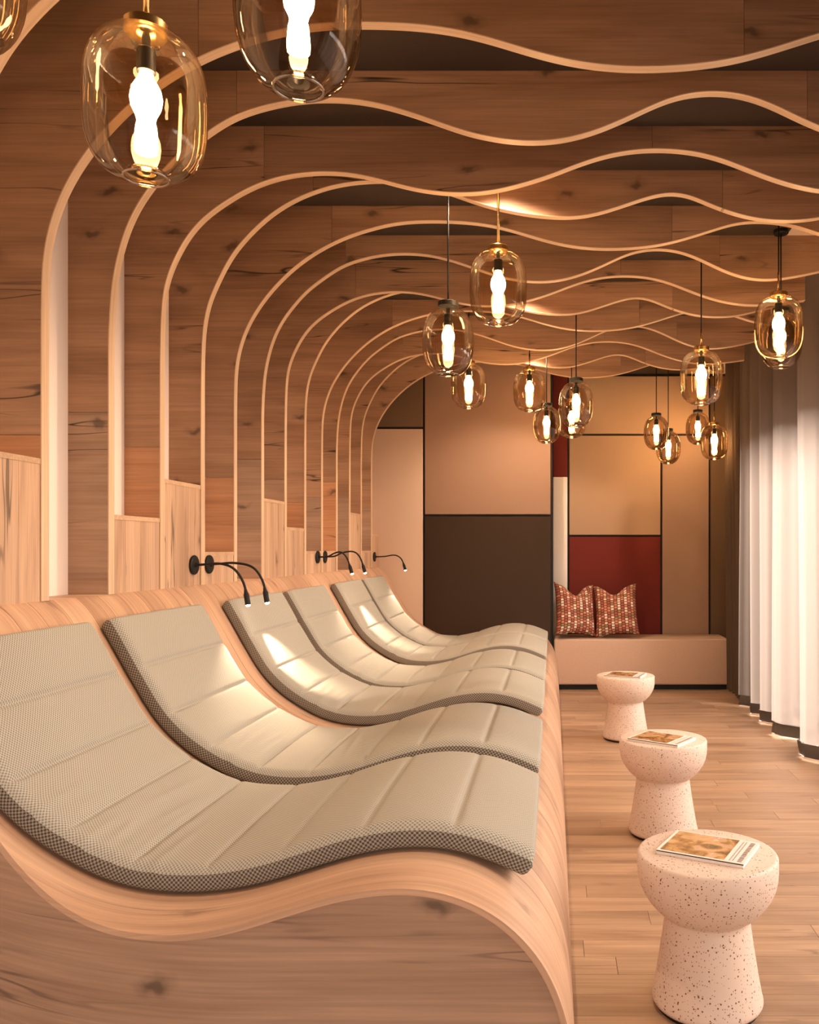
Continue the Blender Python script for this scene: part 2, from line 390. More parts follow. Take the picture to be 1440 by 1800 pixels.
# ================================================================ OAK FINS
FD = [2.7298 + .4125 * (i - 1) for i in range(14)]     # front face of each fin
FT = .038
EDGE = {
 1: [(-1.654,2.3),(-1.632,2.411),(-1.59,2.521),(-1.535,2.613),(-1.46,2.71),(-1.332,2.832),(-1.2,2.92),(-1.073,2.98),(-.95,3.02),(-.82,3.05),(-.70,3.06),(-.553,3.06),(-.40,3.05),(-.28,3.03),(-.19,3.006),(-.096,2.977),(0,2.95),(.1,2.93),(.2,2.919),(.3,2.916),(.4,2.92),(.5,2.929),(.618,2.95),(.73,2.982),(.85,3.02),(.95,3.05),(1.062,3.06),(1.2,3.05),(1.3,3.027),(1.42,2.985),(1.56,2.955)],
 2: [(-1.645,2.36),(-1.628,2.443),(-1.597,2.55),(-1.544,2.656),(-1.48,2.74),(-1.41,2.82),(-1.31,2.895),(-1.21,2.963),(-1.108,3.0),(-1.0,3.025),(-.896,3.037),(-.79,3.036),(-.69,3.025),(-.57,2.995),(-.45,2.955),(-.323,2.91),(-.217,2.887),(-.11,2.875),(-.01,2.877),(.10,2.897),(.21,2.935),(.32,2.985),(.42,3.032),(.505,3.055),(.59,3.063),(.69,3.056),(.80,3.023),(.9,2.975),(.981,2.937),(1.1,2.897),(1.224,2.885),(1.344,2.898),(1.46,2.92),(1.56,2.943)],
 3: [(-1.652,2.39),(-1.638,2.486),(-1.602,2.575),(-1.542,2.683),(-1.477,2.755),(-1.39,2.818),(-1.3,2.872),(-1.21,2.91),(-1.125,2.932),(-1.04,2.943),(-.96,2.947),(-.87,2.942),(-.773,2.925),(-.605,2.88),(-.485,2.861),(-.365,2.856),(-.25,2.867),(-.125,2.897),(0,2.937),(.115,2.983),(.235,3.02),(.355,3.04),(.476,3.043),(.596,3.032),(.716,3.002),(.83,2.957),(.95,2.912),(1.066,2.88),(1.196,2.862),(1.3,2.862),(1.44,2.874),(1.56,2.89)],
 0: [(-1.654,2.35),(-1.643,2.444),(-1.622,2.529),(-1.587,2.605),(-1.527,2.725),(-1.45,2.822),(-1.372,2.899),(-1.285,2.965),(-1.19,3.016),(-1.091,3.053),(-.997,3.076),(-.863,3.09),(-.729,3.088),(-.595,3.065),(-.45,3.02),(-.34,2.98),(-.22,2.95),(-.091,2.927),(.038,2.917),(.13,2.92),(.215,2.937),(.36,2.983),(.461,3.017),(.56,3.035),(.65,3.02),(.75,2.975),(.88,2.93),(1.01,2.905),(1.14,2.902),(1.26,2.914),(1.36,2.942),(1.47,2.965),(1.56,2.982)]}
ZL = 1.18      # ledge of the platform on which the fins stand
def extrude_poly(name, poly, mat, y0=0, y1=FT):
    """flat plate with the outline poly (x,z), between y0 and y1"""
    bm = bmesh.new()
    a = [bm.verts.new((x, y0, z)) for x, z in poly]; b = [bm.verts.new((x, y1, z)) for x, z in poly]
    n = len(poly)
    f1 = bm.faces.new(a); f2 = bm.faces.new(b[::-1])
    for i in range(n): bm.faces.new((a[i], b[i], b[(i + 1) % n], a[(i + 1) % n]))
    bm.normal_update()
    bmesh.ops.triangulate(bm, faces=[f1, f2])
    bmesh.ops.recalc_face_normals(bm, faces=bm.faces)
    me = bpy.data.meshes.new(name); bm.to_mesh(me); bm.free(); me.materials.append(mat); return me
FIN = {}
for k, pts in EDGE.items():
    cv = catmull([(XE, ZL), (XE, 1.6), (XE, 1.95), (XE + .0008, 2.15)] + pts, .02, 14)
    seam = {1: -1.15, 2: -1.18, 3: -1.22, 0: -1.13}[k]; seam2 = {1: .62, 2: .95, 3: .42, 0: .80}[k]; zleg = {1: 1.72, 2: 1.86, 3: 1.78, 0: 1.66}[k]
    ix = next(i for i, p in enumerate(cv) if p.x > seam); ix2 = next(i for i, p in enumerate(cv) if p.x > seam2)
    iz = next(i for i, p in enumerate(cv) if p.y > zleg)
    h = .0007
    leg = [(XW, ZL), (XE, ZL), (XE, zleg - h), (XW, zleg - h)]
    corner = [(XW, zleg + h), (XE, zleg + h)] + [(p.x, p.y) for p in cv[iz + 1:ix]] + [(seam - h, cv[ix].y), (seam - h, ZC), (XW, ZC)]
    b1 = [(seam + h, ZC), (seam + h, cv[ix].y)] + [(p.x, p.y) for p in cv[ix + 1:ix2]] + [(seam2 - h, cv[ix2].y), (seam2 - h, ZC)]
    b2 = [(seam2 + h, ZC), (seam2 + h, cv[ix2].y)] + [(p.x, p.y) for p in cv[ix2 + 1:]] + [(cv[-1].x, ZC)]
    # pale edge strip along the whole inner curve
    vs, fs, uv = [], [], []; s = 0
    for i, p in enumerate(cv):
        t = (cv[min(i + 1, len(cv) - 1)] - cv[max(i - 1, 0)]).normalized(); nrm = Vector((t.y, -t.x))   # towards the room
        if i: s += (p - cv[i - 1]).length
        q = p + nrm * .003; r_ = p - nrm * .0005
        vs += [(r_.x, -.0012, r_.y), (q.x, -.0012, q.y), (q.x, FT + .001, q.y), (r_.x, FT + .001, r_.y)]
        uv += [(s, .0), (s, .004), (s, .05), (s, .054)]
    for i in range(len(cv) - 1):
        for j in range(4): fs.append((4 * i + j, 4 * i + (j + 1) % 4, 4 * i + 4 + (j + 1) % 4, 4 * i + 4 + j))
    fs += [(0, 1, 2, 3), tuple(range(len(vs) - 4, len(vs)))]
    FIN[k] = [('leg_panel', [extrude_poly('leg_panel', leg, OAK_GREY), extrude_poly('leg_panel', leg, OAK_ORANGE)]), ('corner_panel', extrude_poly('corner_panel', corner, OAK_FIN)),
              ('beam_panel', extrude_poly('beam_panel', b1, OAK_FIN)), ('beam_panel', extrude_poly('beam_panel', b2, OAK_FIN)),
              ('edge_strip', mesh_from('edge_strip', vs, fs, OAK_BAND, False, uv))]
ORD = ['', 'first', 'second', 'third', 'fourth', 'fifth', 'sixth', 'seventh', 'eighth', 'ninth', 'tenth', 'eleventh', 'twelfth', 'thirteenth']
for i in range(14):
    if i == 0: lab = 'oak fin cut off by the top left corner of the photo'
    elif i == 13: lab = 'last oak fin, the smallest arch, against the panelled back wall'
    elif i == 1: lab = 'largest fully visible curved oak fin, its wave along the top of the photo'
    else: lab = 'curved oak fin, %s arch counted from the near end of the wall' % ORD[i]
    t = thing('wooden_fin', lab, 'ceiling fin', (0, FD[i], 0), 0, 'curved oak fins over wall and ceiling')
    for n, me in FIN[i % 4]: new_obj(n, me[1 if i in (1, 3, 5, 8, 10, 12) else 0] if n == 'leg_panel' else me, t)

# upright infill boards between the fin legs, with a pale cap, in stepped heights
INF = {(0, 1): 1.643, (2, 3): 1.48, (3, 4): 1.65, (4, 5): 1.335, (6, 7): 1.642, (7, 8): 1.487, (8, 9): 1.335, (9, 10): 1.335, (11, 12): 1.65, (12, 13): 1.335, (13, 14): 1.49}
HN = {1.643: 'tall', 1.48: 'medium-height', 1.65: 'tall', 1.335: 'low', 1.642: 'tall', 1.487: 'medium-height', 1.49: 'medium-height'}
for (a, b), z in INF.items():
    y0 = FD[a] + FT + .001; y1 = (FD[b] if b < 14 else YB) - .0005
    if b == 14: lab = 'medium-height pale oak infill between the last fin and the back wall'
    elif a == 0: lab = 'tall pale oak infill at the left border of the photo'
    else: lab = '%s pale oak infill panel between the %s and %s fin' % (HN[z], ORD[a], ORD[b])
    t = thing('infill_panel', lab, 'wall panel', (0, y0, ZL), 0, 'pale oak infill panels between the fins')
    w = y1 - y0; yy = 0; rnd = random.Random(a * 13 + 5)
    cuts = [0, w * rnd.uniform(.25, .4), w * rnd.uniform(.55, .75), w]
    for c0, c1 in zip(cuts, cuts[1:]):
        box('board', (XE - .02, c0 + .0006, 0), (XE - .002, c1 - .0006, z - ZL - .018), OAK_INFILL, t)
    box('cap', (XW, 0, z - ZL - .018), (XE, w, z - ZL), OAK_CAP, t)

# ================================================================ LOUNGE PLATFORM
PROF = [(-1.66, 1.18), (-1.635, 1.165), (-1.60, 1.118), (-1.55, 1.035), (-1.47, .893), (-1.383, .752), (-1.3, .665), (-1.2, .595), (-1.1, .543), (-1.0, .515), (-.9, .507), (-.8, .512), (-.7, .531),
        (-.598, .562), (-.47, .60), (-.359, .616), (-.273, .613), (-.188, .590), (-.111, .548), (-.052, .493), (-.009, .433), (.017, .372), (.033, .323), (.048, .22), (.056, .11), (.058, 0.002)]
PC = catmull(PROF, .022, 5)
def normals(cv):
    out = []
    for i in range(len(cv)):
        t = (cv[min(i + 1, len(cv) - 1)] - cv[max(i - 1, 0)]).normalized(); out.append(Vector((-t.y, t.x)))
    return [n if True else n for n in out]
PN = normals(PC)
ARC = [0]
for a, b in zip(PC, PC[1:]): ARC.append(ARC[-1] + (b - a).length)
def front_y(x): return 1.82 + .37 * max(0, min(-.65 - x, .66)) ** 2
plat = thing('lounge_platform', 'long wavy platform of pale oak strips carrying the grey cushions', 'lounge platform', (0, 0, 0))
TH = .014
def strip_mesh(name, yf, y1):
    vs, fs, uv = [], [], []
    P = [Vector((XW + .003, ZL))] + PC; n_ = [Vector((0, 1))] + PN; A = [-.15] + ARC
    n_ = [Vector((0, 1)) if i < 2 else n_[i] for i in range(len(n_))]
    for p, n, s in zip(P, n_, A):
        q = p - n * TH; ya = yf(p.x) if callable(yf) else yf
        vs += [(p.x, ya, p.y), (p.x, y1, p.y), (q.x, y1, q.y), (q.x, ya, q.y)]
        uv += [(s, ya), (s, y1), (s, y1 + TH), (s, ya - TH)]
    for i in range(len(P) - 1):
        for j in range(4): fs.append((4 * i + j, 4 * i + (j + 1) % 4, 4 * i + 4 + (j + 1) % 4, 4 * i + 4 + j))
    fs += [(0, 1, 2, 3), tuple(range(len(vs) - 4, len(vs)))]
    me = mesh_from(name, vs, fs, OAK_STRIP, True, uv); return sharp(me, 40)
new_obj('strip', strip_mesh('strip', front_y, 2.1185), plat)
SW = .135; me = strip_mesh('strip', .0011, SW - .0011); yy = 2.119
while yy + SW < YB: new_obj('strip', me, plat, (0, yy, 0)); yy += SW
if YB - yy > .02: new_obj('strip', strip_mesh('strip', .0007, YB - yy - .002), plat, (0, yy, 0))
# front panel below the wave, following the gently curved end of the platform
vs, fs, uv = [], [], []
for p, n in zip([Vector((XW + .003, ZL))] + PC, [Vector((0, 1))] + PN):
    q = p - n * (TH - .001); yf = front_y(q.x) + .006
    vs += [(q.x, yf, max(q.y, .001)), (q.x, yf, .0005), (q.x, yf + .02, max(q.y, .001)), (q.x, yf + .02, .0005)]
    uv += [(q.x, q.y), (q.x, 0), (q.x, q.y), (q.x, 0)]
for i in range(len(PC)):
    a = 4 * i; fs += [(a, a + 1, a + 5, a + 4), (a + 2, a + 6, a + 7, a + 3), (a, a + 4, a + 6, a + 2), (a + 1, a + 3, a + 7, a + 5)]
new_obj('front_panel', mesh_from('front_panel', vs, fs, OAK_FRONT, False, uv), plat)

# ================================================================ LOUNGER CUSHIONS
CB = [(x, z + .004) for x, z in [(-1.578, 1.083), (-1.55, 1.037), (-1.47, .895), (-1.383, .754), (-1.3, .667), (-1.2, .597), (-1.1, .545), (-1.0, .517), (-.9, .509), (-.8, .514), (-.7, .533),
      (-.598, .564), (-.47, .602), (-.359, .618), (-.273, .616), (-.19, .598), (-.12, .571), (-.062, .544)]]
CC = catmull(CB, .0055, 40); CN = normals(CC); CA = [0]
for a, b in zip(CC, CC[1:]): CA.append(CA[-1] + (b - a).length)
CL = CA[-1]; CWID = .745; CT = .066
def cushion_meshes(seed):
    rnd = random.Random(seed)
    wr = [(rnd.uniform(.28, .62) * CL, rnd.uniform(.03, .40), rnd.uniform(.12, .3), rnd.uniform(-.12, .12), rnd.uniform(.002, .004)) for _ in range(12)]
    r = .034
    # cross-section (v across, h height, kind)
    sec = []
    for k in range(5): a = R(90 * k / 4); sec.append((r * .6 - r * .6 * math.cos(a) if False else r * .5 * (1 - math.sin(a)), r * .5 * (1 - math.cos(a))))
    sec = sec[::-1]                                                  # bottom edge up to the side
    low = [(r * .5 * (1 - math.sin(R(22.5 * k))), r * .5 * (1 - math.cos(R(22.5 * k)))) for k in range(5)]
    side = low + [(0.0, CT * .45)]
    up = [(r * (1 - math.cos(R(22.5 * k))), CT - r + r * math.sin(R(22.5 * k))) for k in range(5)]
    left_side = side + [up[0], up[1]]                                 # belongs to the border band
    left_up = up[1:]
    NT = 26
    top = [(r + (CWID - 2 * r) * k / NT, CT) for k in range(1, NT)]
    right_up = [(CWID - v, h) for v, h in left_up[::-1]]
    top_line = left_up + top + right_up
    right_side = [(CWID - v, h) for v, h in left_side[::-1]]
    bottom = [(r + .01, 0), (CWID - r - .01, 0)]
    nseam = 9
    def place(i, v, h):
        s = CA[i]
        e = min(s, CL - s); sh = 1.0; k = 0
        if e < .02: k = 1 - math.sqrt(max(0, 1 - (1 - e / .02) ** 2))    # rounded ends
        hh = h
        if h > CT * .5:
            d = min(abs(s - CL * j / nseam) for j in range(1, nseam)) if True else 1
            edge = min(1, min(v, CWID - v) / .05)
            puff = -.0075 * math.exp(-(d / .0075) ** 2) - .006 * math.exp(-d / .035)
            hh += puff * edge
            for (ws, wv, wl_, sk, am) in wr:
                dv = (v - wv) / wl_; ds = (s - ws - sk * (v - wv)) / .014
                hh += am * math.exp(-dv * dv * 2 - ds * ds)
            cr = .004 * (1 - ((v - CWID / 2) / (CWID / 2)) ** 2); hh += cr
        hh = hh * (1 - k) + CT * .45 * k
        vv = v + (CWID / 2 - v) * 2 / CWID * .014 * k
        p = CC[i] + CN[i] * hh
        return (p.x, vv, p.y)
    def sheet(name, line, mat, uoff):
        vs, fs, uv = [], [], []; m = len(line)
        acc = [0]
        for a, b in zip(line, line[1:]): acc.append(acc[-1] + math.hypot(b[0] - a[0], b[1] - a[1]))
        for i in range(len(CC)):
            for (v, h), u in zip(line, acc): vs.append(place(i, v, h)); uv.append((CA[i], u + uoff))
        for i in range(len(CC) - 1):
            for j in range(m - 1): fs.append((i * m + j, i * m + j + 1, (i + 1) * m + j + 1, (i + 1) * m + j))
        me = bpy.data.meshes.new(name); me.from_pydata(vs, [], fs); me.materials.append(mat)
        ul = me.uv_layers.new(name='UVMap')
        for li, l in enumerate(me.loops): ul.data[li].uv = uv[l.vertex_index]
        for p in me.polygons: p.use_smooth = True
        return me, m
    cover, m = sheet('cover', top_line, FAB_TOP, .01)
    bandL, _ = sheet('border', left_side, FAB_SIDE, 0); bandR, _ = sheet('border', right_side, FAB_SIDE, 0)
    under, _ = sheet('underside', bottom, BLACK, 0)
    # end borders
    ends = []
    for i in (0, len(CC) - 1):
        ring = left_side + left_up[1:] + top + right_up[1:] + right_side[1:] if False else left_side + top_line[1:] + right_side[1:]
        vs = [place(i, v, h) for v, h in ring]
        bm = bmesh.new(); bm.faces.new([bm.verts.new(c) for c in vs]); me = bpy.data.meshes.new('end_border'); bm.to_mesh(me); bm.free(); me.materials.append(FAB_SIDE); ends.append(me)
    return [('cover', cover), ('border', bandL), ('border', bandR), ('underside', under)] + [('end_border', e) for e in ends]
CY = [2.04, 2.915, 3.985, 4.86, 5.93, 6.805]
CLAB = ['nearest grey woven lounger cushion, large in the foreground', 'grey woven lounger cushion directly behind the nearest one', 'third lounger cushion, reading lamp heads hang in front of its top',
        'fourth lounger cushion from the front', 'fifth lounger cushion, second from the back wall', 'last lounger cushion next to the panelled back wall']
variants = [cushion_meshes(11), cushion_meshes(23)]
for i, cy in enumerate(CY):
    t = thing('lounger_cushion', CLAB[i], 'cushion', (0, cy, 0), 0, 'lounger cushions on the wavy platform')
    for n, me in variants[0 if i == 0 else 1]: new_obj(n, me, t)

# ================================================================ READING LAMPS
def spot(name, loc, target, power, ang, col, blend=.5, size=.01, parent=None):
    l = bpy.data.lights.new(name, 'SPOT'); l.energy = power; l.spot_size = R(ang); l.spot_blend = blend; l.color = col; l.shadow_soft_size = size
    o = bpy.data.objects.new(name, l); C.objects.link(o)
    o.location = loc; o.rotation_euler = (Vector(target) - Vector(loc)).to_track_quat('-Z', 'Y').to_euler()
    if parent:
        o.parent = parent; o.matrix_parent_inverse = Matrix.Translation(parent.location).inverted()
    return o
n1 = [(-1.646, 1.276), (-1.60, 1.279), (-1.541, 1.283), (-1.476, 1.262), (-1.4286, 1.195), (-1.4075, 1.093)]
n3 = [(-1.646, 1.293), (-1.58, 1.298), (-1.54, 1.32), (-1.495, 1.33), (-1.455, 1.295), (-1.415, 1.178)]
n5 = [(-1.646, 1.277), (-1.56, 1.281), (-1.465, 1.293), (-1.41, 1.262), (-1.37, 1.155)]
RL = [(3.887, n1, (-1.27, 3.52, .70), 'black gooseneck lamp between second and third cushion, the nearer of the pair'),
      (4.058, [(x + (.03 if i > 2 else 0), z) for i, (x, z) in enumerate(n1)], (-1.29, 4.22, .72), 'black gooseneck lamp between second and third cushion, the farther of the pair'),
      (5.93, n3, (-1.2, 5.42, .64), 'black gooseneck lamp between fourth and fifth cushion, the nearer of the pair'),
      (6.12, [(x + (.05 if i > 2 else 0), z) for i, (x, z) in enumerate(n3)], (-1.25, 6.25, .70), 'black gooseneck lamp between fourth and fifth cushion, the farther of the pair'),
      (7.82, n5, (-1.28, 7.28, .70), 'single black gooseneck lamp beside the panelled back wall')]
for y, pts, tgt, lab in RL:
    z0 = pts[0][1]
    t = thing('reading_lamp', lab, 'lamp', (XE, y, z0), 0, 'black gooseneck reading lamps')
    d = lathe_mesh('wall_plate', [(0, 0), (.043, 0), (.045, .003), (.045, .009), (.041, .013), (.012, .014), (.011, .022), (0, .022)], BLACK, 28)
    sharp(d, 40); o = new_obj('wall_plate', d, t, (.0005 - .002, 0, 0)); o.rotation_euler = (0, R(90), 0)
    cv = catmull([(p[0] - XE, p[1] - z0) for p in pts], .012, 2)
    n = len(cv); hd = max(2, int(.095 / .012))
    new_obj('gooseneck', tube_mesh('gooseneck', [(p.x, 0, p.y) for p in cv[:n - hd + 1]], .0058, BLACK, 10), t)
    tip, base = cv[-1], cv[n - hd]; ax = (tip - base).normalized()
    hp = [(base + (tip - base) * f) for f in (0, .2, .35, 1)]
    new_obj('lamp_head', tube_mesh('lamp_head', [(p.x, 0, p.y) for p in hp], [.0062, .009, .0125, .0125], BLACK, 14), t)
    led = [tip + ax * .0005, tip + ax * .006, tip + ax * .009]
    new_obj('lamp_lens', tube_mesh('lamp_lens', [(p.x, 0, p.y) for p in led], [.0105, .0095, .005], LAMP_TIP, 12), t)
    sp = tip + ax * .02
    spot('reading_light', (XE + sp.x, y, z0 + sp.y), tgt, 36, 56, (1.0, .75, .52), .8, .012, t)

# ================================================================ CEILING DOWNLIGHTS between the fins
for y, lab in ((2.11, 'small ceiling downlight above the near end of the platform'), (3.76, 'small ceiling downlight between the third and fourth fin'),
               (5.41, 'small ceiling downlight between the seventh and eighth fin'), (7.06, 'small ceiling downlight between the eleventh and twelfth fin')):
    t = thing('ceiling_downlight', lab, 'downlight', (-.26, y, ZC), 0, 'ceiling downlights between the fins')
    new_obj('housing', sharp(lathe_mesh('housing', [(.0, 0), (.038, 0), (.038, -.05), (.030, -.05), (.030, -.035), (0, -.035)], BLACK, 24)), t)
    new_obj('lens', lathe_mesh('lens', [(0, -.0365), (.029, -.0365), (.029, -.0352), (0, -.0352)], DOWN_LED, 20), t)
    spot('downlight_beam', (-.26, y, ZC - .054), (-.20, y, 0), 80, 138, (1.0, .72, .49), .55, .025, t)

# ================================================================ PENDANT LAMPS
def superprof(rmax, h, ex, rtop, rbot, n=26):
    """half outline of a barrel-shaped globe, top at z=0"""
    out = []
    for k in range(n + 1):
        a = -math.pi / 2 + math.pi * k / n
        c, s = math.cos(a), math.sin(a)
        r = rmax * abs(c) ** (2 / ex); z = math.copysign(abs(s) ** (2 / ex), s) * h / 2 - h / 2
        out.append((r, z))
    res = [p for p in out if (p[1] > -h / 2 and p[0] >= rtop) or (p[1] <= -h / 2 and p[0] >= rbot)]
    zb = res[0][1]; zt = res[-1][1]
    return [(rbot * .92, zb + .012), (rbot, zb - .001)] + res + [(rtop, max(zt, -.0005))]
PEND = {}
def pendant_parts(kind):
    gold = kind == 'gold'
    rm, h, ex = (.1275, .322, 3.0) if gold else (.1175, .315, 2.45)
    M = BRASS if gold else BLACK
    parts = []
    prof = superprof(rm, h, ex, .042, .046)
    parts.append(('glass_globe', lathe_mesh('glass_globe', prof, GLASS_AMBER if gold else GLASS_SMOKE, 48)))
    zr = prof[0][1] - .012
    parts.append(('bottom_rim', lathe_mesh('bottom_rim', [(.046 + .0035 * math.cos(a), zr + .0035 * math.sin(a)) for a in [R(45 * q) for q in range(8)]], GLASS_RIM, 40, True)))
    cap = [(0, .024), (.044, .024), (.047, .021), (.047, .002), (.043, -.002), (.036, -.006), (0, -.006)]
    parts.append(('cap', sharp(lathe_mesh('cap', cap, M, 32))))
    parts.append(('socket', sharp(lathe_mesh('socket', [(0, -.006), (.009, -.006), (.009, -.028), (.019, -.036), (.020, -.085), (0, -.085)], BLACK, 20))))
    bulb = [(.013, -.084), (.017, -.098), (.030, -.122), (.034, -.143), (.031, -.163), (.022, -.182), (.019, -.194), (.022, -.208), (.025, -.245), (.024, -.262), (.014, -.268), (0, -.269)]
    if not gold: bulb = [(r * .88, -.084 + (z + .084) * .86) for r, z in bulb]
    parts.append(('bulb', lathe_mesh('bulb', bulb, BULB, 16)))
    if gold: parts.append(('rod', lathe_mesh('rod', [(0, .13), (.006, .13), (.006, .022), (0, .022)], BRASS, 12)))
    return parts
for k in ('gold', 'black'): PEND[k] = pendant_parts(k)
def pendant(kind, x, y, ztop, lab, longrod=False, canopy=True):
    """ztop: height of the top of the glass"""
    t = thing('pendant_lamp', lab, 'pendant lamp', (x, y, ztop), 0, 'glass globe pendant lamps')
    for n, me in PEND[kind]:
        if longrod and n == 'rod': continue
        new_obj(n, me, t)
    top = ZC - ztop
    if longrod: new_obj('rod', lathe_mesh('rod', [(0, top - .004), (.006, top - .004), (.006, .022), (0, .022)], BRASS, 12), t)
    else:
        z0 = .128 if kind == 'gold' else .022
        new_obj('cord', lathe_mesh('cord', [(0, top - .004), (.0042, top - .004), (.0042, z0), (0, z0)], BLACK, 10), t)
    if canopy: new_obj('canopy', sharp(lathe_mesh('canopy', [(0, top), (.042, top), (.042, top - .018), (.038, top - .022), (0, top - .022)], BRASS if longrod else BLACK, 28)), t)
    return t
def pend_px(kind, xc, ytop, d, lab, **k):
    pendant(kind, (xc - 972) * d / 1480, d, 1.35 + (965 - ytop) * d / 1480, lab, **k)
pend_px('gold', 257, 60, 1.868, 'large amber glass pendant with brass cap at upper left', longrod=True)
pend_px('black', 525, -128, 1.60, 'large smoked glass pendant cut off by the top edge of the photo')
pend_px('black', -74, -195, 1.66, 'pendant of which only an edge shows in the top left corner')
pend_px('gold', 876, 443, 3.74, 'bright amber glass pendant on a brass rod over the middle cushions', longrod=True)
pend_px('black', 788, 540, 3.84, 'smoked glass pendant with black cap beside the bright brass one')
pend_px('gold', 824, 640, 6.14, 'amber glass pendant partly below the large smoked one')
pend_px('gold', 931, 651, 6.62, 'amber glass pendant left of the smoked trio above the dark panel')
pend_px('black', 961, 714, 7.08, 'small smoked pendant hanging low before the red wall strip')
pend_px('black', 1013, 671, 5.75, 'smoked glass pendant with black cap in front of the beige panel')
pend_px('gold', 1005, 706, 7.5, 'amber pendant mostly hidden behind a smoked one')
pend_px('gold', 1233, 617, 5.06, 'amber glass pendant with brass cap left of the dark curtain')
pend_px('gold', 1369, 522, 4.47, 'amber glass pendant farthest right, in front of the curtain')
pend_px('black', 1373, 549, 4.718, 'smoked pendant hidden behind the farthest right amber one')
pend_px('black', 1154, 731, 7.79, 'small smoked pendant, leftmost of four above the bench')
pend_px('black', 1175, 758, 8.02, 'small smoked pendant, lowest of four above the bench')
pend_px('black', 1227, 725, 8.22, 'small smoked pendant with black cap, third of four above the bench')
pend_px('gold', 1256, 747, 7.85, 'small amber pendant, rightmost of four above the bench')

# ================================================================ TERRAZZO STOOLS and magazines
sp_ = [(0, .452), (.196, .452), (.203, .450), (.2065, .444), (.2065, .405), (.205, .385), (.200, .362), (.190, .338), (.175, .314), (.157, .293), (.140, .278), (.128, .270), (.1245, .264),
       (.126, .250), (.136, .18), (.149, .10), (.159, .045), (.163, .030), (.163, .022), (.158, .014), (.150, .012), (0, .012)]
STOOL = sharp(lathe_mesh('body', sp_, TERRAZZO, 72), 50)
FOOT = sharp(lathe_mesh('foot_ring', [(0, .0122), (.150, .0122), (.150, 0), (0, 0)], BLACK, 48), 40)
ST = [(.458, 2.50, 'nearest terrazzo stool with a mushroom shape and specks', 0), (.523, 4.0, 'middle one of the three terrazzo stools', 40), (.518, 6.0, 'farthest terrazzo stool, in front of the bench', 80)]
for x, y, lab, rz in ST:
    t = thing('terrazzo_stool', lab, 'stool', (x, y, 0), R(rz), 'terrazzo mushroom stools')
    new_obj('body', STOOL, t); new_obj('foot_ring', FOOT, t)
def cover_mat(name, seed):
    m, nt, b, N, L = newmat(name)
    tc = N.new('ShaderNodeTexCoord'); mp_ = N.new('ShaderNodeMapping'); mp_.inputs['Location'].default_value = (seed, seed * .7, seed * .3); mp_.inputs['Scale'].default_value = (14, 18, 14)
    nz = N.new('ShaderNodeTexNoise'); nz.inputs['Scale'].default_value = 1.0; nz.inputs['Detail'].default_value = 5; nz.inputs['Distortion'].default_value = 1.4
    L.new(tc.outputs['Object'], mp_.inputs[0]); L.new(mp_.outputs[0], nz.inputs['Vector'])
    rp = N.new('ShaderNodeValToRGB'); e = rp.color_ramp.elements
    e[0].position = .28; e[0].color = (.05, .028, .012, 1); e[1].position = .74; e[1].color = (.85, .70, .52, 1)
    for p, c in ((.40, (.20, .09, .03, 1)), (.50, (.38, .20, .07, 1)), (.58, (.55, .33, .17, 1)), (.65, (.45, .25, .2, 1))):
        x = e.new(p); x.color = c
    L.new(nz.outputs['Fac'], rp.inputs[0]); L.new(rp.outputs[0], b.inputs['Base Color']); b.inputs['Roughness'].default_value = .25
    return m
PAPER = plain('paper', (.82, .75, .70), .5); INK = plain('grey_ink', (.30, .22, .20), .5)
def magazine(x, y, z, rz, lab, seed, two=False):
    t = thing('magazine', lab, 'magazine', (x, y, z), rz, 'magazines on the stools')
    w, d, h = .258, .192, .013
    box('pages', (-w / 2, -d / 2, 0), (w / 2, d / 2, h - .0012), PAPER, t, .0008)
    box('spine', (-w / 2, -d / 2 - .0008, h - .0042), (w / 2, -d / 2 + .002, h - .0016), BLACK, t)
    cv = box('cover', (-w / 2 - .001, -d / 2 - .001, h - .0012), (w / 2 + .001, d / 2 + .001, h), PAPER, t)
    box('cover_picture', (-w / 2 + .008, -d / 2 + .007, h), (w / 2 - .058, d / 2 - .006, h + .0003), cover_mat('cover_print_%d' % seed, seed), cv)
    rnd = random.Random(seed)
    # title block: rows of grey print, too blurred to read
    for r0, wd, gp in ((w / 2 - .022, .014, .004), (w / 2 - .036, .0035, .0025), (w / 2 - .045, .0035, .0025)):
        yy = -d / 2 + .010; bars = []
        while yy < d / 2 - .012:
            l = rnd.uniform(.4, 1.0) * wd * .8 + .002
            bars.append((yy, min(yy + l, d / 2 - .008))); yy += l + gp * rnd.uniform(.5, 1.1)
        vs, fs = [], []
        for a, b in bars:
            k = len(vs); vs += [(r0, a, h + .0004), (r0 + wd * rnd.uniform(.8, 1), a, h + .0004), (r0 + wd * rnd.uniform(.8, 1), b, h + .0004), (r0, b, h + .0004)]; fs.append((k, k + 1, k + 2, k + 3))
        new_obj('printed_line', mesh_from('printed_line', vs, fs, INK), cv)
ZS = .452
magazine(.464, 2.508, ZS, R(-27), 'magazine with golden cover picture lying on the nearest stool', 3)
magazine(.512, 3.95, ZS, R(-35), 'magazine with dark reddish cover picture on the middle stool', 8)
magazine(.515, 5.95, ZS, R(-20), 'magazine on the farthest stool', 12)

